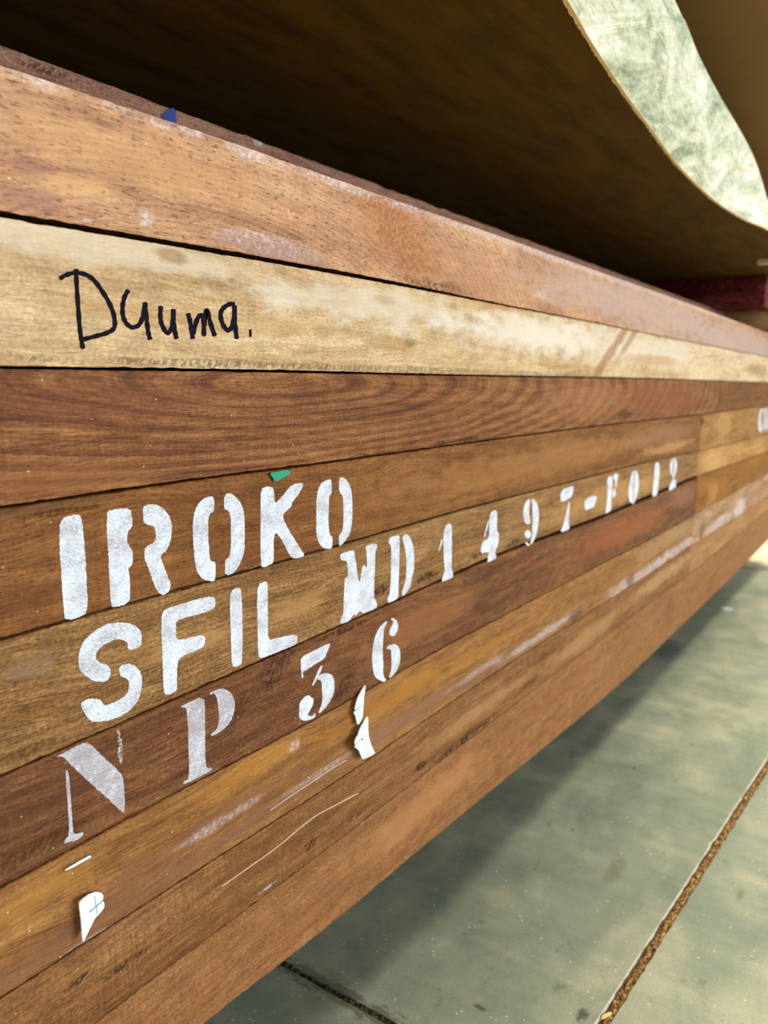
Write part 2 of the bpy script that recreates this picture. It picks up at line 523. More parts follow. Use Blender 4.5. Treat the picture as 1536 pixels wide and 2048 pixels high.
DUST = dust_mat()
fill('sawdust', [(x, jy(x)) for x in np.linspace(0.25, 3.0, 900)], (0, 1), HW * 0.96, DUST,
     'golden brown sawdust packed in the long floor joint at right')
g = G('dark_joint_dirt'); n_ = g.noise(g.coord(), 420.0, 3.0, 0.7)
g.bump(n_, 0.8, 0.002)
DIRT = g.out(g.ramp(n_, [(0.35, lin((30, 26, 18))), (0.55, lin((84, 70, 44))), (0.74, lin((170, 156, 116)))]), 0.8, 0.2)
fill('joint_dirt', [(XJ, y) for y in np.linspace(jy(XJ) + HW, 0.62, 220)], (1, 0), HC * 0.96, DIRT,
     'dark dirt packed in the short cross joint at bottom', top=-0.003, seed=9)

# back wall of the hall, behind the stacks
WALL = plain('painted_block_wall', (150, 148, 140), 0.85, 0.1, 8.0)
wv = [(-4, 3.2, 0), (6.75, 3.2, 0), (6.75, 3.2, 4.5), (-4, 3.2, 4.5), (-4, 3.35, 0), (6.75, 3.35, 0), (6.75, 3.35, 4.5), (-4, 3.35, 4.5)]
wf = [(0, 1, 2, 3), (5, 4, 7, 6), (4, 0, 3, 7), (1, 5, 6, 2), (3, 2, 6, 7), (4, 5, 1, 0)]
rv = [(6.6, -3.0, 0), (6.6, 3.2, 0), (6.6, 3.2, 4.5), (6.6, -3.0, 4.5), (6.75, -3.0, 0), (6.75, 3.2, 0), (6.75, 3.2, 4.5), (6.75, -3.0, 4.5)]
wr = link_mesh('wall_right', rv, [(3, 2, 1, 0), (4, 5, 6, 7), (0, 4, 7, 3), (2, 6, 5, 1), (3, 7, 6, 2), (1, 5, 4, 0)], plain('pale_end_wall', (226, 226, 220), 0.85, 0.06, 6.0))
wr['kind'] = 'structure'; wr['label'] = 'pale end wall of the hall beyond the stack'
wl = link_mesh('wall_back', wv, wf, WALL); wl['kind'] = 'structure'; wl['label'] = 'plain grey wall far behind the timber stacks'


# ------------------------------------------------------------------ boards of the stack
def Xpx(u, v): return float(face(u, v)[0])


XE = Xpx(1400, 880)           # where the nearer pack ends and the farther one begins
X2 = Xpx(1378, 705); X3 = Xpx(1436, 800)
GAP = 0.0012
ZB = zD(-1.375)


def fn(name, **kw):
    rg = kw.pop('ringspx', None)
    def f(o):
        if rg: kw['rings'] = ring(*rg)(o)
        return wood(name, o, **kw)
    return f


B = {}
B[1] = board('hardwood_board', 1, X0, X1, fn('wood_pinkish_tan', dark=(118, 76, 52), mid=(178, 130, 94), light=(212, 168, 124), seed=1.3,
    grain=0.12, fine=0.16, tone=0.40, pores=0.6, fuzz=0.16, saw=0.10, diag=0.0, flecks=1.0, rough=0.6,
    ringspx=(0.085, 0.03, 60.0, 0.16, 420, 610),
    blobs=[('chalk', 85, 168, 34, 16, .5), ('chalk', 175, 442, 16, 8, .5), ('chalk', 292, 438, 18, 20, .55), ('chalk', 540, 492, 110, 26, .55),
           ('chalk', 490, 300, 50, 14, .5), ('chalk', 385, 262, 26, 12, .5), ('chalk', 700, 372, 50, 12, .45), ('chalk', 1085, 590, 14, 14, .5), ('chalk', 1400, 612, 18, 10, .7),
           ((150, 100, 88), 60, 330, 70, 26, .55), ((146, 98, 88), 60, 400, 90, 26, .5), ((150, 108, 96), 560, 505, 130, 24, .45),
           ((222, 172, 116), 150, 370, 90, 24, .5), ((188, 122, 74), 800, 470, 100, 80, .6, -0.4), ('torn', 800, 470, 90, 70, .28, -0.5), ('torn', 880, 575, 60, 14, .7), ((206, 156, 104), 300, 330, 260, 60, .45), ('chalk', 1330, 592, 240, 9, .6),
           ((186, 158, 144), 1300, 620, 150, 46, .7), ((182, 156, 146), 1480, 690, 90, 40, .75), ((172, 120, 84), 960, 560, 90, 60, .4)]),
    'pinkish tan hardwood board with a figured grain, topmost of the flush front boards', seed=1, undercut=0.006, chamf=0.0004,
    gbf=lambda x: np.interp(x / D, [0.5, 1.4, 2.1, 3.0], [0.0014, 0.0014, 0.0006, 0.0003]))
b2 = dict(dark=(146, 108, 68), mid=(188, 154, 110), light=(220, 196, 154))
B[2] = board('hardwood_board', 2, X0, X2 - GAP, fn('wood_pale_cream', **b2, seed=2.1, grain=0.22, fine=0.20, tone=0.30, pores=0.3, fuzz=0.22, saw=0.2, flecks=0.3, rough=0.62,
    blobs=[((212, 192, 164), 240, 500, 330, 46, .65), ((212, 194, 168), 760, 610, 200, 40, .65), ((222, 206, 184), 1080, 670, 130, 40, .7),
           ((138, 96, 44), 345, 512, 34, 18, .6), ((120, 74, 30), 820, 687, 12, 10, .6), ((156, 112, 62), 790, 690, 60, 18, .45), ((150, 106, 60), 770, 600, 26, 12, .4),
           ((186, 120, 66), 1000, 612, 70, 7, .6), ((224, 210, 188), 1330, 705, 190, 34, .6), ((150, 100, 50), 1225, 700, 55, 16, .7, .5), ((150, 104, 56), 1265, 672, 40, 12, .6, .5), ((180, 134, 82), 1310, 720, 60, 12, .6),
           ((176, 128, 74), 420, 640, 260, 26, .35), ('torn', 450, 728, 260, 9, .45), ('torn', 950, 744, 300, 6, .35)]),
    'pale cream hardwood board with black handwriting, second of the front boards', seed=2,
    gap_bot=0.0007, undercut=0.003, chamf=0.0005, gtf=lambda x: np.interp(x / D, [0.5, 1.4, 2.1, 3.0], [0.0007, 0.0008, 0.0004, 0.0003]))
b3 = dict(dark=(74, 36, 18), mid=(128, 78, 42), light=(176, 122, 72))
B[3] = board('hardwood_board', 3, X0, X3 - GAP, fn('wood_dark_ringed', **b3, gain=0.91, sat=1.03, seed=3.7, grain=0.20, fine=0.24, tone=0.22, pores=0.35, fuzz=0.26, saw=0.22, flecks=0.9, rough=0.55,
    ringspx=(1.0 * D, 0.122 * D, 44.0, 0.30, 560, 765),
    blobs=[((112, 58, 38), 260, 800, 320, 40, .35), ((150, 92, 50), 120, 960, 200, 36, .45), ((168, 112, 70), 1180, 800, 90, 50, .4), ((132, 68, 40), 1330, 800, 80, 40, .6),
           ('torn', 880, 888, 14, 8, .9), ('torn', 935, 882, 34, 7, .8), ('torn', 1248, 832, 16, 14, .85), ('torn', 720, 912, 20, 6, .6), ((100, 50, 30), 1080, 780, 4, 30, .5)]),
    'dark red brown board with curved growth rings, directly under the pale board', seed=3, gap_bot=0.0006, undercut=0.002, chamf=0.0006)
b4 = dict(dark=(80, 42, 14), mid=(128, 78, 34), light=(166, 114, 60))
B[4] = board('hardwood_board', 4, X0, XE - GAP, fn('wood_orange_brown', **b4, gain=0.91, sat=1.03, seed=4.2, grain=0.22, fine=0.26, tone=0.20, pores=0.45, fuzz=0.24, saw=0.34, flecks=0.7, rough=0.55,
    blobs=[((92, 62, 36), 90, 1010, 160, 16, .6), ((98, 54, 24), 40, 1200, 80, 50, .4), ((164, 112, 64), 1100, 920, 200, 36, .5), ((150, 106, 70), 1330, 870, 70, 26, .5), ((194, 146, 92), 1340, 895, 50, 10, .5),
           ('torn', 120, 1024, 90, 6, .5), ((110, 66, 34), 780, 1030, 90, 12, .35)]),
    'orange brown board with the uppermost line of white stencil letters', seed=4, gap_bot=0.0006)
b5 = dict(dark=(84, 52, 22), mid=(140, 98, 54), light=(192, 148, 92))
B[5] = board('hardwood_board', 5, X0, XE - GAP, fn('wood_tan_brown', **b5, gain=0.91, sat=1.03, seed=5.9, grain=0.26, fine=0.28, tone=0.22, pores=0.4, fuzz=0.42, saw=0.22, flecks=0.6, rough=0.58,
    blobs=[((184, 136, 80), 600, 1215, 60, 30, .55), ((180, 134, 82), 380, 1290, 90, 28, .5), ((190, 142, 82), 1240, 985, 100, 26, .5), ((140, 112, 84), 70, 1330, 60, 26, .5), ((124, 84, 40), 300, 1240, 200, 12, .3),
           ('torn', 1030, 1085, 16, 11, 1.0), ('torn', 850, 1155, 26, 10, .95), ('torn', 760, 1182, 16, 9, .95), ('torn', 700, 1215, 12, 8, .7), ('torn', 950, 1112, 12, 7, .8), ('torn', 60, 1500, 90, 10, .5), ((98, 74, 52), 830, 1045, 240, 8, .5)]),
    'tan brown board with the long white stencilled number line', seed=5,
    gbf=lambda x: np.interp(x / D, [0.5, 1.5, 2.0, 3.0, 4.6], [0.0003, 0.0005, 0.0014, 0.0022, 0.003]))
b6 = dict(dark=(64, 32, 16), mid=(112, 68, 38), light=(160, 108, 64))
B[6] = board('hardwood_board', 6, X0, XE - GAP, fn('wood_reddish_dark', **b6, gain=0.91, sat=1.03, seed=6.4, grain=0.26, fine=0.26, tone=0.24, pores=0.45, fuzz=0.34, saw=0.10, flecks=0.8, rough=0.6, slope=0.02, diag=0.10,
    blobs=[((84, 46, 26), 130, 1580, 170, 60, .45), ((100, 64, 32), 90, 1690, 120, 40, .45), ((152, 98, 54), 850, 1240, 130, 40, .55), ((150, 84, 46), 1250, 1060, 90, 34, .6), ((140, 96, 66), 1370, 990, 30, 24, .6),
           ('torn', 560, 1320, 60, 34, .7, .6), ('torn', 690, 1370, 30, 22, .75, .6), ('torn', 470, 1425, 40, 22, .5, .5), ('torn', 760, 1290, 20, 60, .4, .8), ('torn', 90, 1690, 110, 20, .55), ('torn', 700, 1255, 60, 6, .9), ((90, 54, 28), 960, 1190, 20, 30, .4, .6)]),
    'dark reddish brown board with the lowest line of white stencil characters', seed=6,
    gtf=lambda x: np.interp(x / D, [0.5, 1.5, 2.0, 3.0, 4.6], [0.0003, 0.0006, 0.0014, 0.0024, 0.003]))
b7 = dict(dark=(90, 54, 24), mid=(146, 96, 48), light=(192, 142, 80))
B[7] = board('hardwood_board', 7, X0, XE - GAP, fn('wood_golden_amber', **b7, gain=0.91, sat=1.03, seed=7.7, grain=0.24, fine=0.26, tone=0.20, pores=0.3, fuzz=0.24, saw=0.10, flecks=1.0, rough=0.55,
    blobs=[((122, 84, 62), 250, 1810, 420, 30, .55), ((128, 90, 66), 900, 1385, 260, 16, .5), ((182, 128, 58), 60, 1800, 160, 30, .5), ((176, 118, 44), 520, 1530, 120, 26, .5), ((170, 112, 40), 800, 1390, 120, 22, .6), ((164, 108, 44), 950, 1310, 100, 14, .5), ((128, 84, 58), 420, 1650, 200, 26, .6), ((118, 76, 52), 150, 1850, 120, 26, .5), ((140, 98, 70), 800, 1440, 130, 16, .55), ((136, 94, 68), 1030, 1310, 100, 16, .55),
           ('chalk', 430, 1650, 90, 12, .4), ('chalk', 590, 1490, 14, 14, .55), ('chalk', 180, 1880, 60, 10, .4), ('chalk', 640, 1545, 90, 8, .3), ('chalk', 1090, 1265, 80, 9, .55), ('chalk', 960, 1340, 60, 8, .35), ('chalk', 1280, 1150, 60, 14, .6), ('chalk', 1360, 1095, 50, 12, .6), ((84, 56, 44), 1150, 1232, 14, 12, .7), ((80, 54, 40), 1262, 1160, 10, 16, .6), ((164, 132, 96), 1340, 1075, 60, 20, .5)]),
    'golden amber board just below the lowest stencil line', seed=7)
b8 = dict(dark=(84, 50, 22), mid=(134, 88, 48), light=(176, 128, 78))
B[8] = board('hardwood_board', 8, X0, XE - GAP, fn('wood_mid_brown', **b8, gain=0.91, sat=1.03, seed=8.3, grain=0.24, fine=0.24, tone=0.20, pores=0.3, fuzz=0.34, saw=0.34, flecks=0.8, rough=0.6,
    blobs=[('torn', 930, 1478, 66, 9, 1.0), ('torn', 840, 1535, 14, 10, .9), ('torn', 500, 1822, 36, 9, 1.0), ('torn', 250, 1930, 60, 12, .7), ('torn', 740, 1640, 26, 12, .8), ('torn', 620, 1690, 16, 14, .7), ('torn', 700, 1640, 60, 8, .5), ('torn', 160, 1960, 40, 12, .8), ('torn', 1190, 1275, 20, 8, .6), ('torn', 1060, 1366, 16, 6, .7),
           ((174, 130, 84), 960, 1420, 120, 14, .5), ((182, 138, 88), 1180, 1270, 70, 20, .5), ((110, 66, 34), 470, 1740, 120, 10, .35), ('chalk', 535, 1775, 22, 5, .7), ((188, 148, 100), 1330, 1150, 60, 16, .5)]),
    'mid brown board with dark torn dashes, second from the bottom of the stack', seed=8, gap_top=0.0002, gap_bot=0.0002)
b9 = dict(dark=(104, 64, 32), mid=(148, 98, 56), light=(182, 132, 84))
B[9] = board('hardwood_board', 9, X0, X1, fn('wood_light_brown', **b9, gain=0.91, sat=1.03, seed=9.9, grain=0.16, fine=0.24, tone=0.16, pores=0.3, fuzz=0.3, saw=0.16, flecks=0.6, rough=0.6,
    blobs=[((182, 126, 78), 860, 1600, 120, 40, .5), ((146, 94, 56), 620, 1830, 90, 14, .5), ((140, 90, 52), 1150, 1360, 120, 10, .4), ((120, 70, 40), 1340, 1220, 8, 40, .5)]),
    'lowest board of the stack, smooth light brown with a tapering lower edge', seed=9, gap_top=0.0002, bottom=ZB)
# the farther pack standing end to end with the nearer one
far = {2: (X2, dict(dark=(150, 112, 76), mid=(206, 176, 138), light=(226, 204, 168)), 'short visible end of a pale cream board beyond the handwritten board'),
       3: (X3, dict(dark=(78, 46, 20), mid=(112, 70, 34), light=(146, 100, 56)), 'dark brown board in the farther pack, under the pale one at right edge'),
       4: (XE, dict(dark=(96, 62, 24), mid=(146, 100, 52), light=(186, 140, 84)), 'golden brown board in the farther pack with white letters at right edge'),
       5: (XE, dict(dark=(110, 74, 34), mid=(164, 118, 66), light=(200, 156, 98)), 'light golden board in the farther pack, under the one lettered at right edge'),
       6: (XE, dict(dark=(84, 50, 16), mid=(132, 84, 32), light=(166, 112, 54)), 'amber board in the farther pack, third below the pale board there'),
       7: (XE, dict(dark=(104, 70, 46), mid=(154, 116, 82), light=(196, 164, 134)), 'chalky greyish brown board in the farther pack, just above its brown bottom boards'),
       8: (XE, dict(dark=(104, 66, 38), mid=(154, 108, 66), light=(184, 138, 92)), 'mid brown board in the farther pack resting on the lowest long board')}
FB = {}
for k, (xa, cols, lab) in far.items():
    bl = []
    if k == 7: bl = [('chalk', 1440, 1045, 30, 12, .6), ('chalk', 1480, 1015, 12, 20, .85), ((92, 62, 44), 1403, 1066, 3, 20, .8)]
    if k == 4: bl = [((196, 150, 92), 1448, 850, 20, 26, .5), ((52, 30, 14), 1402, 845, 5, 12, .9)]
    if k == 5: bl = [((200, 156, 96), 1430, 920, 22, 30, .5)]
    if k == 6: bl = [((184, 132, 66), 1426, 985, 12, 24, .5)]
    if k == 2: bl = [((150, 108, 62), 1515, 740, 24, 16, .6)]
    FB[k] = board('hardwood_board', k, xa, X1, fn('wood_far_%d' % k, **cols, seed=20.3 + k * 1.7, grain=0.26, fine=0.2, tone=0.3, pores=0.3, fuzz=0.2, saw=0.2, flecks=0.3, blobs=bl),
                  lab, seed=30 + k, front=0.0005 * ((k % 3) - 1))

# the set-back layer above the flush front
SB = 0.4 * D
Z0 = float(ZS[0].max()) + 0.0006


def box_board(name, x0, x1, y0, y1, z0, z1, mat, label, cat, nx=40, jag=0.0006, seed=0, parent=None, c=0.0015):
    r = np.random.default_rng(seed); vs, fs = [], []
    xs = np.linspace(x0, x1, nx)
    for xx in xs:
        j = r.normal(0, jag, 4)
        prof = [(y1, z0), (y0 + c, z0), (y0, z0 + c), (y0, z1 - c + j[0]), (y0 + c, z1 + min(j[1], 0)), (y1, z1)]
        vs += [(xx, p[0], p[1]) for p in prof]
    m = 6
    for i in range(nx - 1):
        for j in range(m):
            a, b = i * m + j, i * m + (j + 1) % m
            fs.append((a, b, b + m, a + m))
    fs.append(tuple(range(m))[::-1]); fs.append(tuple((nx - 1) * m + j for j in range(m)))
    loc = (x0, y0, z0)
    o = link_mesh(name, vs, fs, mat, loc=loc, parent=parent)
    bm = bmesh.new(); bm.from_mesh(o.data); bmesh.ops.recalc_face_normals(bm, faces=bm.faces); bm.to_mesh(o.data); bm.free()
    if label: tag(o, label, cat)
    return o


Z0T = zD(0.575)
XB0 = 6.97 * D
oB0 = (X0, D + SB, Z0, D + SB)
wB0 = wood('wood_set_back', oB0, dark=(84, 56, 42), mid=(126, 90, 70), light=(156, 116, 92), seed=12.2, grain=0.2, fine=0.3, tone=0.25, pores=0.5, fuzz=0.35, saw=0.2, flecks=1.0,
           blobs=[('torn', 90, 140, 60, 12, .7), ('chalk', 515, 286, 12, 10, .6)])
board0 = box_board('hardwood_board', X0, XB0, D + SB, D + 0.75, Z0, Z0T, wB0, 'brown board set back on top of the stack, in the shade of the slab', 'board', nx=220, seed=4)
oP = (6.99 * D, 1.03 * D, Z0, 1.03 * D)
wP = wood('wood_plank_far', oP, dark=(110, 78, 44), mid=(168, 128, 86), light=(200, 164, 120), seed=14.0, flecks=0)
box_board('hardwood_block', 6.99 * D, 7.4 * D, 1.03 * D, 2.1 * D, Z0, zD(0.60), wP, 'small brown block lying on the stack far right below the red bearer', 'block', nx=30, seed=6)

# bearers
RED = wood('wood_red_painted', (0, 0, 0, 1), dark=(50, 12, 10), mid=(88, 26, 24), light=(140, 66, 66), seed=3.3, flecks=0, pores=0.2)
rb = box_board('timber_bearer', 6.5 * D, 6.95 * D, 1.03 * D, D + 0.7, Z0T + 0.0004, zD(0.80) - 0.0004, RED, 'red painted timber bearer carrying the slab at far right', 'bearer', nx=8, seed=8, c=0.004)
RB2 = wood('wood_grey_bearer', (0, 0, 0, 1), dark=(70, 50, 34), mid=(110, 80, 54), light=(140, 106, 74), seed=6.1, flecks=0)
PALE = wood('wood_pale_pine', (0, 0, 0, 1), dark=(180, 158, 116), mid=(212, 196, 160), light=(226, 214, 186), seed=5.1, flecks=0, pores=0.1, grain=0.15, tone=0.2)
box_board('pine_plank', 7.62 * D, 10.2 * D, 0.25 * D, 1.45 * D, 0.0002, 0.012, PALE, 'flat pale pine plank lying on the floor by the far end of the stack', 'plank', nx=8, seed=9, c=0.002)
box_board('timber_bearer', 6.4 * D, 6.75 * D, 1.7 * D, D + 0.6, 0.0, ZB - 0.0002, RB2, 'brown bearer under the far end of the stack, behind the pale plank', 'bearer', nx=8, seed=19, c=0.003)
box_board('timber_bearer', -0.7 * D, -0.35 * D, 1.3 * D, D + 0.6, 0.0, ZB - 0.0002, PALE, 'pine bearer under the stack just left of the picture', 'bearer', nx=8, seed=10, c=0.003)
STICK = plain('pale_stick_wood', (214, 190, 150), 0.7, 0.2, 40.0)
box_board('spacer_stick', 5.72 * D, 5.8 * D, 0.80 * D, 0.97 * D, zD(0.772), zD(0.80) - 0.0002, STICK, 'thin pale stick pressed against the underside of the slab at far right', 'stick', nx=6, jag=0.0, seed=11, c=0.001)
box_board('timber_bearer', -0.9 * D, -0.5 * D, 1.5 * D, D + 0.7, Z0T + 0.0004, zD(0.80) - 0.0004, RB2, 'brown bearer under the slab just left of the picture', 'bearer', nx=8, seed=12, c=0.003)


# ------------------------------------------------------------------ waney edged slabs
def catmull(pts, n):
    pts = np.array(pts, float)
    t = np.arange(len(pts)); tt = np.linspace(0, len(pts) - 1, n)
    out = []
    for q in tt:
        i = min(int(q), len(pts) - 2); f = q - i
        p0 = pts[max(i - 1, 0)]; p1 = pts[i]; p2 = pts[i + 1]; p3 = pts[min(i + 2, len(pts) - 1)]
        out.append(0.5 * ((2 * p1) + (-p0 + p2) * f + (2 * p0 - 5 * p1 + 4 * p2 - p3) * f * f + (-p0 + 3 * p1 - 3 * p2 + p3) * f ** 3))
    return np.array(out)


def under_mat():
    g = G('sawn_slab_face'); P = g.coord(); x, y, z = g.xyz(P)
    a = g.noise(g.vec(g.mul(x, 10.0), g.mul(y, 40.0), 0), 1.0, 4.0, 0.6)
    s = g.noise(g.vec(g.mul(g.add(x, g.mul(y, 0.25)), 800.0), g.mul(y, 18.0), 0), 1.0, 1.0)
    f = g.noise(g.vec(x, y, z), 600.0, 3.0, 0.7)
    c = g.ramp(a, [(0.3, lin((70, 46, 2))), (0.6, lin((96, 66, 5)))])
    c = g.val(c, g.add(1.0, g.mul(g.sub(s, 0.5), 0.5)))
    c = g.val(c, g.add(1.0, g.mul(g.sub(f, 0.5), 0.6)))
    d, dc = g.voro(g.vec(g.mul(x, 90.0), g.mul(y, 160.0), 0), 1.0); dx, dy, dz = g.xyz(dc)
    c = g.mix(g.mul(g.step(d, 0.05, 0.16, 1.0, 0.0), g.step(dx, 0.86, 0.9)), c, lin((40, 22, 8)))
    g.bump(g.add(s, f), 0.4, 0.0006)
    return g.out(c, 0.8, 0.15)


def wane_mat():
    g = G('weathered_sapwood'); P = g.coord(); x, y, z = g.xyz(P)
    q = g.add(x, g.mul(z, -0.6))
    a = g.noise(g.vec(g.mul(x, 9.0), g.mul(y, 8.0), g.mul(z, 34.0)), 1.0, 5.0, 0.65, 0.8)
    f = g.noise(g.vec(g.mul(x, 55.0), g.mul(y, 40.0), g.mul(z, 380.0)), 1.0, 4.0, 0.7, 0.9)
    b = g.noise(g.vec(g.mul(x, 13.0), g.mul(y, 10.0), g.mul(z, 18.0)), 1.0, 2.0)
    t = g.add(g.mul(a, 0.6), g.add(g.mul(f, 0.3), g.mul(b, 0.15)))
    c = g.ramp(t, [(0.36, lin((100, 112, 88))), (0.44, lin((158, 166, 136))), (0.52, lin((210, 208, 180))), (0.62, lin((244, 240, 226)))])
    s = g.noise(g.vec(g.mul(x, 10.0), 2.0, g.mul(z, 40.0)), 1.0, 3.0, 0.6)
    c = g.mix(g.mul(g.step(s, 0.60, 0.74), 0.55), c, lin((196, 150, 90)))
    g.bump(g.add(g.mul(f, 0.8), g.mul(a, 1.4)), 0.7, 0.002)
    return g.out(c, 0.6, 0.3)


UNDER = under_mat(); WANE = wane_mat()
FRINGE = plain('torn_cream_fibre', (226, 190, 132), 0.8, 0.3, 300.0)
ZU, ZT = zD(0.80), zD(1.0)
low_px = [(1130, 0), (1180, 85), (1250, 190), (1300, 258), (1350, 325), (1395, 372), (1440, 410), (1490, 440), (1536, 460)]
top_px = [(1350, 0), (1372, 45), (1400, 115), (1440, 192), (1480, 260), (1505, 308), (1520, 348), (1530, 382), (1537, 402)]
lowp = [(-1.6 * D, 0.50 * D), (-0.3 * D, 0.54 * D), (0.9 * D, 0.62 * D)] + [tuple(level(u, v, ZU)[:2]) for u, v in low_px] + [(5.4 * D, 0.70 * D), (6.2 * D, 0.71 * D), (7.02 * D, 0.74 * D)]
topp = [(-1.6 * D, 0.46 * D), (0.1 * D, 0.50 * D), (1.3 * D, 0.57 * D)] + [tuple(level(u, v, ZT)[:2]) for u, v in top_px] + [(5.5 * D, 0.82 * D), (6.2 * D, 0.84 * D), (7.02 * D, 0.86 * D)]
NL = 360
lowc = catmull(lowp, NL); topc = catmull(topp, NL)
slab = empty('waney_slab', (0.0, 0.8, ZU))
tag(slab, 'wide brown slab with a curved pale live edge, roofing over the timber stack', 'slab')
YB = 1.25
vs, fs = [], []
for i in range(NL):
    a, b = lowc[i], topc[i]
    vs += [(a[0], a[1], ZU), (a[0], YB, ZU), (b[0], YB, ZT), (b[0], b[1], ZT)]
for i in range(NL - 1):
    k = i * 4
    fs += [(k, k + 1, k + 5, k + 4), (k + 1, k + 2, k + 6, k + 5), (k + 2, k + 3, k + 7, k + 6)]
fs += [(0, 3, 2, 1), ((NL - 1) * 4, (NL - 1) * 4 + 1, (NL - 1) * 4 + 2, (NL - 1) * 4 + 3)]
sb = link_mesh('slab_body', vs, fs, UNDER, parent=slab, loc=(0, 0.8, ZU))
# live edge: bulging strip from the lower to the upper arris
vs, fs = [], []
M = 14
r = np.random.default_rng(5)
und = jitter(NL, 0.0012, 71, 12)
for i in range(NL):
    a, b = lowc[i], topc[i]
    for j in range(M + 1):
        t = j / M
        bul = 4 * t * (1 - t)
        yy = a[1] + (b[1] - a[1]) * t - bul * (0.004 + und[i]) * 0.8
        if j in (0, M): yy = a[1] if j == 0 else b[1]
        vs.append((a[0] + (b[0] - a[0]) * t, yy, ZU + (ZT - ZU) * t))
for i in range(NL - 1):
    for j in range(M):
        k = i * (M + 1) + j
        fs.append((k, k + M + 1, k + M + 2, k + 1))
le = link_mesh('live_edge', vs, fs, WANE, parent=slab, loc=(0, 0.8, ZU), smooth=True)
le['label'] = 'pale green and white weathered live edge'
# torn cream fibres along the lower arris
vs, fs = [], []
wth = np.abs(jitter(NL, 0.0005, 73, 1)) + 0.0009
for i in range(NL):
    a = lowc[i]
    vs += [(a[0], a[1] - 0.0008, ZU + wth[i]), (a[0], a[1] - 0.0016, ZU - 0.0003), (a[0], a[1] + wth[i] * 1.2, ZU - 0.0006), (a[0], a[1] + wth[i] * 1.4, ZU + 0.0003)]
for i in range(NL - 1):
    k = i * 4
    for j in range(3): fs.append((k + j, k + j + 1, k + 5 + j, k + 4 + j))
for h in range(150):                                  # loose whiskers
    i = random.randint(60, NL - 60)
    a = lowc[i]; L = random.uniform(0.0015, 0.0045); w = 0.00022
    dx, dy = random.uniform(-1, 1) * L * 0.5, random.uniform(0.2, 1) * L
    s = len(vs); zz = ZU - 0.0004
    vs += [(a[0] - w, a[1], zz), (a[0] + w, a[1], zz), (a[0] + dx, a[1] + dy, zz - random.uniform(0, 0.0025)), (a[0], a[1], zz - 2 * w)]
    fs += [(s, s + 1, s + 2), (s + 1, s + 3, s + 2), (s + 3, s, s + 2)]
fr = link_mesh('torn_fibre_edge', vs, fs, FRINGE, parent=slab, loc=(0, 0.8, ZU))

# upper slab: only its underside shows beyond the live edge
ZU2, ZT2 = zD(1.35), zD(1.55)
e_px = [(1545, -60), (1548, 60), (1546, 195), (1552, 300)]
up_e = [(-1.6 * D, 0.2 * D), (0.6 * D, 0.3 * D), (2.0 * D, 0.45 * D)] + [tuple(level(u, v, ZU2)[:2]) for u, v in e_px] + [(6.3 * D, 0.95 * D), (7.1 * D, 0.93 * D)]
upc = catmull(up_e, 160)
slab2 = empty('waney_slab', (0.0, 0.8, ZU2))
tag(slab2, 'upper brown slab, smooth underside showing at top right behind the live edge', 'slab')
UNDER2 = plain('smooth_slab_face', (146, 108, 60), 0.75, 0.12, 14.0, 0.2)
vs, fs = [], []
for p in upc:
    vs += [(p[0], p[1], ZU2), (p[0], YB, ZU2), (p[0], YB, ZT2), (p[0], p[1] - 0.008, ZT2)]
for i in range(len(upc) - 1):
    k = i * 4
    fs += [(k, k + 1, k + 5, k + 4), (k + 1, k + 2, k + 6, k + 5), (k + 2, k + 3, k + 7, k + 6)]
n4 = (len(upc) - 1) * 4
fs += [(0, 3, 2, 1), (n4, n4 + 1, n4 + 2, n4 + 3)]
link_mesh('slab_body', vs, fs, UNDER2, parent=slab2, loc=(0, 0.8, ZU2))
vs, fs = [], []
for p in upc:
    for j in range(7):
        t = j / 6; vs.append((p[0], p[1] - 0.008 * t - 0.006 * 4 * t * (1 - t), ZU2 + (ZT2 - ZU2) * t))
for i in range(len(upc) - 1):
    for j in range(6):
        k = i * 7 + j; fs.append((k, k + 7, k + 8, k + 1))
link_mesh('live_edge', vs, fs, WANE, parent=slab2, loc=(0, 0.8, ZU2), smooth=True)
for xx, lab in ((-0.75, 'brown spacer bearer between the two slabs, left of the picture'), (6.5, 'brown spacer bearer between the two slabs, beyond the far right')):
    box_board('timber_bearer', xx * D, (xx + 0.35) * D, 1.3 * D, 1.2, ZT + 0.0002, ZU2 - 0.0002, RB2, lab, 'bearer', nx=6, seed=14, c=0.003)


# ------------------------------------------------------------------ lettering
def chaikin(p, n=1, k=0.2):
    p = np.array(p, float)
    for _ in range(n):
        q = np.roll(p, -1, axis=0)
        p = np.stack([p * (1 - k) + q * k, p * k + q * (1 - k)], axis=1).reshape(-1, 2)
    return p


def ragged(p, step, amp, seed):
    r = np.random.default_rng(seed); out = []
    for i in range(len(p)):
        a, b = p[i], p[(i + 1) % len(p)]
        d = np.hypot(*(b - a)); n = max(1, int(d / step))
        nv = np.array([-(b - a)[1], (b - a)[0]]) / (d + 1e-9)
        for j in range(n):
            out.append(a + (b - a) * j / n + nv * r.normal(0, amp))
    return np.array(out)


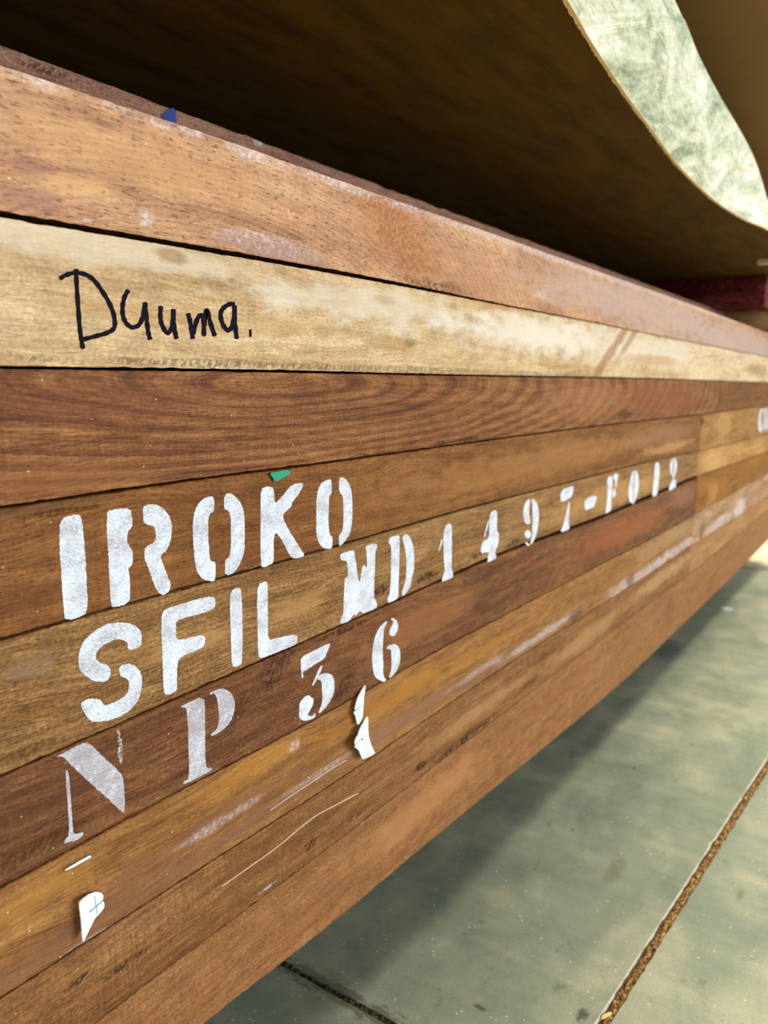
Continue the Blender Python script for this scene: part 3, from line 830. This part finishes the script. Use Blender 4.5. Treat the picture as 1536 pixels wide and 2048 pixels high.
def prism_obj(name, loops, Y, th, mat, parent, back=0.0002, tilt=None):
    """loops: list of outlines (X,Z) in world metres -> one thin solid standing proud of the face at Y"""
    bm = bmesh.new()
    for lp in loops:
        fv = [bm.verts.new((q[0], Y - th, q[1])) for q in lp]
        try: f = bm.faces.new(fv)
        except ValueError: continue
        bk = [bm.verts.new((q[0], Y + back, q[1])) for q in lp]
        n = len(lp)
        for i in range(n): bm.faces.new((fv[i], bk[i], bk[(i + 1) % n], fv[(i + 1) % n]))
    bm.normal_update()
    bmesh.ops.triangulate(bm, faces=[f for f in bm.faces if len(f.verts) > 4], ngon_method='EAR_CLIP')
    bmesh.ops.recalc_face_normals(bm, faces=bm.faces)
    ctr = np.mean(np.concatenate(loops), axis=0)
    loc = (float(ctr[0]), Y, float(ctr[1]))
    for v in bm.verts: v.co -= Vector(loc)
    me = bpy.data.meshes.new(name); bm.to_mesh(me); bm.free(); me.materials.append(mat)
    o = bpy.data.objects.new(name, me); COL.objects.link(o)
    if parent is not None:
        o.parent = parent; o.location = Vector(loc) - parent.location
    else: o.location = loc
    return o


seedc = [100]


def glyph(name, parent, Y, frame, outlines, mat=None, th=0.00018, rag=0.00012):
    ox, oy, s = frame; loops = []
    for ol in outlines:
        px = np.array([(ox + a / s, oy + b / s) for a, b in ol])
        w = np.array([face(u, v, Y)[[0, 2]] for u, v in px])
        w = chaikin(w, 1, 0.22)
        seedc[0] += 1
        loops.append(ragged(w, 0.0007, rag, seedc[0]))
    return prism_obj(name, loops, Y, th, mat or PAINT, parent)


A5 = (0, 900, 2.56); CA = (100, 920, 5.12); CB = (360, 920, 4.042); CC = (130, 1150, 5.12); CD = (400, 1130, 5.12)
CE = (660, 1030, 5.12); CF = (570, 1220, 5.908); CG = (90, 1360, 3.746); CH = (850, 960, 4.389); CI = (1050, 850, 4.389)
L4, L5, L6 = B[4], B[5], B[6]
glyph('stencil_letter', L4, D, A5, [[(305, 348), (400, 328), (418, 345), (428, 450), (437, 560), (443, 700), (450, 790), (435, 848), (345, 873), (328, 855), (320, 750), (312, 620), (303, 500)]])
glyph('stencil_letter', L4, D, CA, [
    [(580, 545), (610, 510), (820, 488), (838, 590), (845, 670), (825, 705), (795, 720), (785, 830), (815, 890), (845, 930), (848, 1040), (835, 1085), (800, 1105), (812, 1200), (820, 1330), (815, 1430), (780, 1475), (660, 1510), (625, 1495), (612, 1360), (605, 1200), (600, 1050), (590, 900), (580, 750)],
    [(950, 480), (990, 455), (1090, 450), (1160, 500), (1215, 560), (1245, 640), (1245, 760), (1225, 860), (1185, 935), (1140, 965), (1130, 1000), (1165, 1090), (1200, 1180), (1235, 1270), (1225, 1340), (1160, 1385), (1110, 1365), (1070, 1290), (1035, 1200), (1005, 1110), (965, 1000), (965, 920), (990, 880), (1060, 845), (1085, 800), (1075, 700), (1050, 672), (965, 655), (950, 600)]])
glyph('stencil_letter', L4, D, CB, [
    [(275, 290), (205, 300), (150, 345), (120, 400), (100, 500), (105, 640), (115, 800), (130, 890), (165, 950), (215, 978), (270, 980), (285, 960), (288, 825), (250, 820), (238, 790), (228, 640), (225, 500), (235, 440), (275, 415)],
    [(355, 285), (400, 265), (455, 300), (495, 350), (518, 430), (523, 600), (520, 740), (490, 830), (435, 915), (365, 938), (360, 810), (395, 790), (410, 720), (410, 600), (410, 470), (395, 410), (355, 400)]])
glyph('stencil_letter', L4, D, CB, [[(650, 240), (690, 215), (745, 215), (760, 260), (765, 355), (800, 320), (850, 260), (890, 210), (935, 190), (995, 185), (990, 225), (950, 285), (900, 350), (905, 370), (860, 410), (830, 440), (835, 480), (880, 570), (930, 650), (975, 720), (1005, 765), (990, 785), (905, 798), (870, 740), (830, 660), (790, 600), (765, 585), (755, 650), (757, 760), (755, 830), (690, 865), (655, 865), (650, 760), (650, 600), (650, 400)]])
glyph('stencil_letter', L4, D, CB, [
    [(1225, 155), (1185, 160), (1145, 185), (1115, 230), (1100, 330), (1100, 480), (1100, 610), (1120, 670), (1160, 715), (1215, 720), (1230, 700), (1232, 620), (1205, 600), (1198, 500), (1200, 380), (1205, 285), (1225, 270)],
    [(1285, 150), (1310, 138), (1345, 160), (1375, 210), (1390, 290), (1393, 400), (1390, 500), (1375, 590), (1340, 650), (1300, 690), (1283, 695), (1283, 605), (1310, 580), (1320, 500), (1320, 380), (1315, 290), (1285, 260)]])
glyph('stencil_letter', L5, D, CC, [
    [(660, 770), (640, 740), (640, 690), (600, 670), (550, 655), (480, 670), (400, 710), (340, 760), (308, 820), (320, 870), (360, 900), (430, 915), (460, 960), (465, 1020), (440, 1070), (390, 1095), (310, 1090), (240, 1060), (180, 1010), (140, 950), (135, 860), (145, 780), (180, 690), (240, 620), (330, 550), (430, 500), (540, 485), (650, 490), (730, 520), (775, 580), (785, 660), (775, 725), (720, 755)],
    [(545, 960), (580, 920), (650, 905), (710, 925), (760, 970), (785, 1030), (785, 1130), (770, 1230), (730, 1310), (660, 1390), (560, 1450), (440, 1490), (340, 1505), (265, 1500), (215, 1440), (180, 1380), (160, 1320), (190, 1285), (260, 1265), (340, 1265), (375, 1300), (400, 1335), (460, 1320), (560, 1275), (630, 1220), (655, 1150), (650, 1080), (610, 1050), (570, 1040)]])
glyph('stencil_letter', L5, D, CC, [[(990, 370), (1100, 320), (1300, 260), (1512, 212), (1542, 258), (1532, 338), (1450, 375), (1382, 398), (1250, 430), (1135, 468), (1135, 560), (1135, 660), (1200, 662), (1300, 635), (1400, 612), (1435, 635), (1430, 720), (1370, 760), (1260, 805), (1165, 850), (1145, 950), (1145, 1080), (1145, 1185), (1080, 1220), (1015, 1230), (1003, 1100), (1000, 900), (990, 700), (985, 520)]])
glyph('stencil_letter', L5, D, CD, [[(310, 270), (375, 230), (415, 240), (425, 350), (432, 520), (435, 750), (430, 950), (420, 1025), (335, 1050), (325, 1000), (318, 850), (312, 650), (305, 450)]])
glyph('stencil_letter', L5, D, CD, [[(590, 195), (680, 165), (692, 200), (692, 350), (695, 550), (692, 770), (800, 745), (920, 720), (995, 712), (995, 795), (960, 825), (800, 885), (700, 930), (600, 960), (592, 850), (588, 650), (583, 400)]])
glyph('stencil_letter', L5, D, CE, [[(100, 400), (170, 375), (245, 355), (255, 430), (270, 530), (283, 630), (295, 690), (308, 665), (318, 590), (325, 545), (345, 505), (360, 530), (378, 540), (378, 460), (370, 370), (360, 330), (390, 305), (480, 290), (482, 330), (462, 370), (460, 480), (455, 600), (450, 750), (447, 850), (475, 885), (482, 930), (465, 955), (400, 985), (335, 1010), (318, 985), (300, 985), (290, 1005), (260, 1030), (240, 1015), (222, 1045), (195, 1085), (150, 1105), (100, 1115), (110, 1060), (135, 1000), (138, 930), (140, 800), (145, 700), (150, 645), (185, 630), (180, 540), (170, 470), (130, 468), (105, 450)]])
glyph('stencil_letter', L5, D, CE, [
    [(600, 240), (640, 220), (705, 205), (713, 240), (710, 400), (705, 600), (700, 700), (700, 830), (685, 860), (620, 895), (590, 895), (585, 855), (610, 810), (612, 740), (620, 700), (622, 550), (625, 400), (625, 310), (600, 290)],
    [(745, 210), (785, 192), (825, 240), (850, 310), (860, 400), (862, 500), (855, 590), (835, 640), (830, 710), (800, 770), (765, 815), (735, 830), (740, 770), (760, 710), (775, 650), (780, 560), (780, 430), (765, 330), (740, 260)]])
glyph('stencil_digit', L5, D, CE, [[(1140, 245), (1155, 250), (1140, 310), (1118, 375), (1107, 370), (1125, 300)],
    [(1190, 100), (1243, 80), (1245, 200), (1247, 350), (1245, 500), (1240, 540), (1262, 610), (1255, 640), (1200, 665), (1145, 685), (1150, 640), (1175, 580), (1170, 520), (1165, 450), (1162, 320), (1160, 200), (1170, 150)]])
glyph('stencil_digit', L5, D, CH, [[(568, 285), (632, 258), (632, 350), (630, 450), (648, 470), (645, 560), (620, 610), (615, 640), (630, 685), (550, 725), (548, 700), (560, 640), (545, 632), (485, 645), (500, 540), (560, 515), (562, 400)],
    [(555, 345), (560, 360), (548, 420), (525, 505), (513, 500), (535, 420)]])
glyph('stencil_digit', L5, D, CH, [[(935, 165), (965, 175), (990, 220), (1000, 290), (995, 380), (985, 450), (965, 510), (945, 550), (920, 570), (935, 500), (942, 420), (945, 330), (940, 230)],
    [(915, 165), (922, 180), (915, 240), (912, 310), (925, 355), (920, 385), (890, 390), (868, 360), (860, 300), (868, 230), (890, 185)],
    [(880, 450), (900, 438), (925, 455), (930, 490), (910, 515), (885, 505), (873, 480)], [(878, 545), (900, 550), (920, 570), (905, 580), (880, 560)]])
glyph('stencil_digit', L5, D, CH, [[(1190, 90), (1305, 45), (1300, 100), (1285, 150), (1240, 175), (1188, 205)], [(1262, 180), (1275, 210), (1262, 300), (1260, 390), (1272, 430), (1185, 465), (1215, 390), (1240, 290)]])
glyph('stencil_dash', L5, D, CH, [[(1400, 165), (1500, 135), (1505, 165), (1485, 235), (1450, 250), (1400, 270)]])
glyph('stencil_letter', L5, D, CI, [[(718, 465), (770, 435), (765, 560), (755, 680), (755, 750), (700, 785), (710, 740), (725, 600)], [(774, 438), (805, 420), (822, 436), (812, 480), (802, 545), (790, 545), (790, 482), (774, 474)], [(768, 585), (786, 545), (797, 590), (790, 625), (768, 642)]])
glyph('stencil_digit', L5, D, CI, [[(955, 390), (955, 460), (945, 550), (945, 640), (935, 690), (915, 670), (905, 600), (915, 510), (935, 430)], [(965, 390), (985, 410), (1000, 470), (995, 560), (980, 630), (955, 690), (940, 700), (950, 620), (958, 520), (960, 450)]])
glyph('stencil_digit', L5, D, CI, [[(1145, 335), (1165, 325), (1180, 345), (1178, 450), (1168, 550), (1160, 615), (1120, 630), (1118, 600), (1130, 500), (1135, 400)]])
glyph('stencil_digit', L5, D, CI, [[(1288, 300), (1300, 290), (1297, 350), (1297, 430), (1288, 450), (1272, 410), (1270, 350)], [(1307, 285), (1325, 300), (1335, 350), (1328, 410), (1305, 468), (1292, 466), (1308, 400)], [(1300, 472), (1325, 480), (1325, 545), (1270, 576), (1260, 568), (1280, 510)]])
glyph('stencil_letter', L6, D, CG, mat=THIN, outlines=[[(75, 575), (150, 540), (240, 490), (305, 465), (345, 485), (440, 580), (520, 650), (580, 715), (590, 800), (598, 900), (595, 1000), (550, 965), (470, 890), (380, 810), (270, 710), (190, 630), (130, 570)],
    [(150, 670), (175, 680), (185, 780), (195, 920), (203, 1060), (208, 1140), (235, 1155), (285, 1138), (288, 1160), (230, 1205), (165, 1215), (140, 1225), (150, 1195), (182, 1160), (175, 1030), (165, 880), (155, 760)]])
wn = glyph('worn_letter_stroke', L6, D, CG, [[(535, 362), (553, 358), (572, 450), (580, 540), (578, 632), (560, 636), (542, 560), (552, 470)]], mat=WORN, rag=0.0004)
glyph('stencil_letter', L6, D, CG, mat=THIN, outlines=[[(1015, 195), (1190, 115), (1198, 250), (1198, 450), (1200, 600), (1210, 665), (1248, 650), (1250, 675), (1140, 735), (1035, 785), (1035, 760), (1075, 740), (1080, 640), (1072, 500), (1070, 350), (1062, 250), (1055, 205), (1020, 210)],
    [(1230, 95), (1300, 65), (1350, 65), (1395, 100), (1420, 150), (1422, 210), (1405, 280), (1370, 340), (1310, 390), (1245, 425), (1240, 405), (1285, 370), (1300, 320), (1300, 230), (1290, 140), (1265, 100), (1235, 115)]])
glyph('stencil_digit', L6, D, CF, [[(185, 555), (320, 490), (535, 385), (520, 440), (490, 510), (470, 570), (340, 650), (220, 725), (205, 740), (215, 790), (205, 812), (190, 795), (195, 740), (185, 690)],
    [(430, 650), (442, 665), (400, 770), (335, 895), (318, 890), (345, 820), (395, 700)],
    [(385, 790), (430, 755), (490, 745), (555, 765), (580, 820), (585, 910), (570, 1000), (530, 1080), (480, 1150), (410, 1220), (392, 1210), (430, 1120), (440, 1040), (435, 940), (430, 850), (415, 825), (385, 830)],
    [(285, 1000), (305, 1030), (332, 1040), (335, 1090), (320, 1140), (290, 1190), (265, 1235), (290, 1260), (335, 1245), (345, 1215), (362, 1240), (340, 1280), (260, 1310), (190, 1300), (165, 1270), (165, 1170), (165, 1110), (220, 1030)]])
glyph('stencil_digit', L6, D, CF, [[(1195, 125), (1208, 140), (1170, 220), (1162, 300), (1155, 400), (1150, 500), (1160, 640), (1155, 740), (1170, 800), (1195, 815), (1190, 840), (1155, 850), (1100, 820), (1050, 780), (1035, 680), (1025, 560), (1035, 430), (1065, 300), (1110, 210)],
    [(1245, 105), (1270, 92), (1305, 110), (1335, 160), (1335, 220), (1310, 285), (1270, 312), (1240, 300), (1230, 250), (1250, 200), (1275, 160), (1275, 130)],
    [(1200, 440), (1240, 410), (1290, 398), (1330, 420), (1360, 480), (1360, 600), (1330, 700), (1280, 770), (1230, 808), (1230, 780), (1255, 700), (1255, 600), (1255, 500), (1240, 455), (1205, 465)]])
YF4 = FB[4].location[1]
glyph('stencil_letter', FB[4], YF4, (1500, 780, 17.06), [[(355, 650), (430, 640), (430, 700), (400, 730), (380, 900), (365, 1100), (372, 1300), (395, 1250), (400, 1160), (420, 1160), (415, 1350), (370, 1440), (310, 1440), (285, 1300), (290, 1100), (310, 850)]])
glyph('stencil_letter', FB[4], YF4, (1500, 780, 17.06), [[(455, 660), (560, 625), (560, 690), (525, 710), (510, 1000), (500, 1390), (445, 1410), (470, 1000), (480, 720), (452, 730)]])
glyph('stencil_letter', FB[4], YF4, (1500, 780, 17.06), [[(580, 630), (620, 615), (600, 1350), (530, 1380)], [(660, 610), (690, 600), (672, 1320), (640, 1335)], [(605, 950), (660, 930), (660, 1000), (605, 1020)]])


# handwriting in black marker on the pale board
def strokes(name, parent, Y, frame, polys, wpx, mat, th=0.00014, taper=True):
    ox, oy, s = frame; bm = bmesh.new()
    for pl in polys:
        c = catmull([(ox + a / s, oy + b / s) for a, b in pl], max(12, len(pl) * 8)) if len(pl) > 2 else np.array([(ox + a / s, oy + b / s) for a, b in pl])
        n = len(c)
        Lf, Rt = [], []
        for i in range(n):
            t = c[min(i + 1, n - 1)] - c[max(i - 1, 0)]; t /= np.hypot(*t) + 1e-9
            nv = np.array([-t[1], t[0]])
            hw = wpx * 0.5 * (1 + 0.18 * math.sin(i * 0.9) * 0.6)
            if i == 0 or i == n - 1: hw *= 0.55
            Lf.append(c[i] + nv * hw); Rt.append(c[i] - nv * hw)
        vf = []
        for q in Lf + Rt:
            p = face(q[0], q[1], Y); vf.append(bm.verts.new((p[0], Y - th, p[2])))
        for i in range(n - 1): bm.faces.new((vf[i], vf[i + 1], vf[n + i + 1], vf[n + i]))
        th += 0.000004
    ctr = Vector((0, 0, 0))
    for v in bm.verts: ctr += v.co
    ctr /= len(bm.verts); ctr.y = Y
    for v in bm.verts: v.co -= ctr
    bmesh.ops.recalc_face_normals(bm, faces=bm.faces)
    me = bpy.data.meshes.new(name); bm.to_mesh(me); bm.free(); me.materials.append(mat)
    o = bpy.data.objects.new(name, me); COL.objects.link(o); o.parent = parent
    o.location = ctr - parent.location
    return o


HWf = (60, 500, 3.072)
for pl in ([[(283, 115), (285, 200), (295, 350), (305, 480), (315, 550), (325, 608)], [(180, 177), (230, 150), (290, 140), (350, 155), (400, 195), (450, 265), (495, 345), (518, 420), (515, 480), (470, 510), (400, 530), (325, 550)]],
           [[(605, 245), (580, 290), (568, 350), (572, 410), (595, 455), (630, 475), (670, 458), (695, 400), (705, 325)], [(705, 320), (715, 420), (725, 500), (738, 552)]],
           [[(803, 343), (800, 410), (810, 460), (840, 508), (865, 490), (878, 430), (880, 365)], [(880, 362), (880, 430), (890, 500), (900, 547)]],
           [[(970, 388), (985, 450), (1000, 547)], [(1000, 520), (1025, 430), (1050, 400), (1065, 430), (1068, 530)], [(1068, 470), (1085, 370), (1105, 440), (1135, 530)]],
           [[(1258, 335), (1225, 333), (1185, 360), (1170, 400), (1185, 460), (1215, 493), (1240, 470), (1255, 400), (1255, 340)], [(1255, 338), (1257, 440), (1270, 547)]],
           [[(1352, 488), (1354, 534)]]):
    strokes('ink_letter', B[2], D, HWf, pl, 24 / 3.072 * 1.18, INK)

# fine white scratches on the two lowest boards
SCR = plain('pale_scratch', (214, 190, 164), 0.8, 0.4, 500.0)
strokes('scratch', B[7], D, (400, 1350, 3.072), [[(430, 832), (560, 742), (700, 650), (800, 582), (905, 520)]], 1.3, SCR, 0.00008)
strokes('scratch', B[8], D, (400, 1350, 3.072), [[(130, 1302), (330, 1160), (480, 1052), (620, 935), (720, 860), (840, 795), (975, 725)]], 1.6, SCR, 0.00008)

# ------------------------------------------------------------------ scraps and chips stuck to the boards
PLAST = plain('white_plastic', (232, 244, 244), 0.45, 0.03, 60.0, 0.4)
LINE = plain('grey_green_print', (112, 150, 150), 0.6, 0.1, 60.0)
DLINE = plain('dark_print', (40, 62, 74), 0.6, 0.1, 60.0)
HOLE = plain('dark_hole', (24, 24, 22), 0.8, 0.1, 60.0)


def scrap(name, frame, outline, lines, label, cat, lift, mat=PLAST, th=0.0009, tiltv=0.0, group=None):
    """thin solid scrap; its left side stands off the board (tilt, metres of lift per metre of X)"""
    Y = D
    ox, oy, s = frame
    w = np.array([face(ox + a / s, oy + b / s, Y - lift)[[0, 2]] for a, b in outline])
    w = ragged(chaikin(w, 1, 0.2), 0.0012, 0.00008, 7)
    o = prism_obj(name, [w], Y - lift, th, mat, None, back=0.0)
    xr = w[:, 0].max()

    def yoff(X): return -tiltv * (xr - X)
    for v in o.data.vertices: v.co.y += yoff(v.co.x + o.location.x)
    tag(o, label, cat, group)
    for (pl, wd_, m) in lines:
        bm = bmesh.new(); n = len(pl); vf = []
        pts = np.array([(ox + a / s, oy + b / s) for a, b in pl])
        Lf, Rt = [], []
        for i in range(n):
            t = pts[min(i + 1, n - 1)] - pts[max(i - 1, 0)]; t = t / (np.hypot(*t) + 1e-9); nv = np.array([-t[1], t[0]])
            Lf.append(pts[i] + nv * wd_ * .5); Rt.append(pts[i] - nv * wd_ * .5)
        for q in Lf + Rt:
            p = face(q[0], q[1], Y - lift)
            vf.append(bm.verts.new((p[0] - o.location.x, Y - lift - th - 0.00008 + yoff(p[0]) - o.location.y, p[2] - o.location.z)))
        for i in range(n - 1): bm.faces.new((vf[i], vf[i + 1], vf[n + i + 1], vf[n + i]))
        me = bpy.data.meshes.new('printed_line'); bm.to_mesh(me); bm.free(); me.materials.append(m)
        q = bpy.data.objects.new('printed_line', me); COL.objects.link(q); q.parent = o
    return o


K1 = (650, 1340, 7.68)
scrap('plastic_scrap', K1, [(612, 220), (595, 330), (575, 430), (565, 540), (555, 640), (555, 690), (520, 770), (445, 835), (420, 750), (395, 670), (370, 655), (370, 620), (400, 600), (385, 570), (400, 530), (430, 440), (490, 350), (560, 270)],
      [([(470, 440), (448, 520), (445, 590), (470, 690), (490, 780)], 1.0, LINE), ([(390, 610), (450, 578), (520, 540)], 1.6, LINE), ([(410, 670), (450, 660)], 1.0, LINE)],
      'slim curved white plastic scrap pointing up under the stencilled six', 'scrap', 0.0002, tiltv=0.20)
scrap('plastic_scrap', K1, [(600, 685), (607, 780), (605, 900), (620, 1010), (660, 1110), (710, 1200), (755, 1265), (750, 1278), (640, 1310), (490, 1345), (460, 1290), (420, 1210), (370, 1165), (320, 1140), (340, 1110), (320, 1070), (350, 1000), (390, 970), (430, 880), (490, 810), (550, 740)],
      [([(500, 810), (490, 900), (478, 1010)], 1.0, LINE), ([(340, 1092), (400, 1060), (470, 1030)], 1.6, LINE), ([(505, 1060), (570, 1165), (635, 1270)], 1.0, LINE), ([(490, 1310), (560, 1292), (635, 1270)], 1.2, LINE), ([(465, 1022), (490, 1042)], 3.0, HOLE)],
      'broad white plastic scrap with a dark hole, just below the slim curved scrap', 'scrap', 0.0003, tiltv=0.20)
K2 = (80, 1640, 6.98)
scrap('plastic_scrap', K2, [(460, 1105), (540, 1050), (640, 1000), (760, 985), (830, 1000), (870, 1045), (865, 1095), (845, 1115), (885, 1140), (890, 1190), (870, 1230), (820, 1275), (740, 1335), (700, 1385), (620, 1510), (525, 1660), (510, 1600), (500, 1420), (480, 1240)],
      [([(715, 1025), (740, 1165), (765, 1300)], 1.1, DLINE), ([(630, 1250), (745, 1180), (860, 1110)], 2.6, LINE)],
      'fin shaped white plastic scrap with a printed cross, at lower left', 'scrap', 0.0003, tiltv=0.24)
scrap('plastic_strip', K2, [(328, 690), (420, 636), (560, 552), (690, 490), (708, 498), (700, 520), (560, 592), (440, 660), (345, 700)], [],
      'thin white plastic strip above the fin shaped scrap, edge outward', 'strip', 0.0006, tiltv=0.03, th=0.0006)
GREEN = plain('green_plastic', (26, 142, 104), 0.45, 0.06, 80.0, 0.4)
scrap('plastic_chip', CB, [(708, 102), (780, 90), (860, 77), (890, 104), (870, 122), (755, 179), (735, 145)], [],
      'small green plastic chip stuck in the seam above the stencil letters', 'chip', 0.0006, GREEN, tiltv=0.05)
BLUE = plain('blue_plastic', (8, 44, 116), 0.55, 0.35, 500.0, 0.3)
Yb = D + SB
w = np.array([face(a / 3.84, 80 + b / 3.84, Yb)[[0, 2]] for a, b in [(1236, 580), (1262, 552), (1285, 533), (1330, 524), (1346, 545), (1347, 640), (1325, 650), (1290, 640), (1250, 620)]])
bt = prism_obj('plastic_tag', [ragged(w, 0.001, 0.0001, 3)], Yb - 0.0002, 0.0006, BLUE, None, back=0.0)
tag(bt, 'tiny blue tag on the set back board near the top left', 'tag')

# loose chips on the floor
CHIP = plain('pale_wood_chip', (228, 196, 132), 0.7, 0.15, 200.0)


def chip(name, px, h, label, mat):
    P = [level(u, v, 0.0) for u, v in px]; n = len(P)
    vs = [(p[0], p[1], 0.0001) for p in P] + [(p[0], p[1], h) for p in P]
    fs = [tuple(range(n))[::-1], tuple(range(n, 2 * n))] + [(i, (i + 1) % n, n + (i + 1) % n, n + i) for i in range(n)]
    c = np.mean(P, axis=0)
    o = link_mesh(name, vs, fs, mat, loc=(c[0], c[1], 0.0))
    bm = bmesh.new(); bm.from_mesh(o.data); bmesh.ops.recalc_face_normals(bm, faces=bm.faces); bm.to_mesh(o.data); bm.free()
    tag(o, label, 'chip'); return o


chip('wood_sliver', [(1202, 2040), (1206, 2032), (1218, 2027), (1224, 2028), (1222, 2032), (1210, 2039)], 0.0016, 'pale wood sliver lying on the sawdust joint at the bottom edge', CHIP)
chip('wood_chip', [(1438, 1216), (1452, 1215), (1466, 1217), (1466, 1221), (1450, 1221)], 0.0012, 'pale flat wood chip on the shaded floor at right', plain('grey_wood_chip', (196, 194, 182), 0.7, 0.1, 200.0))
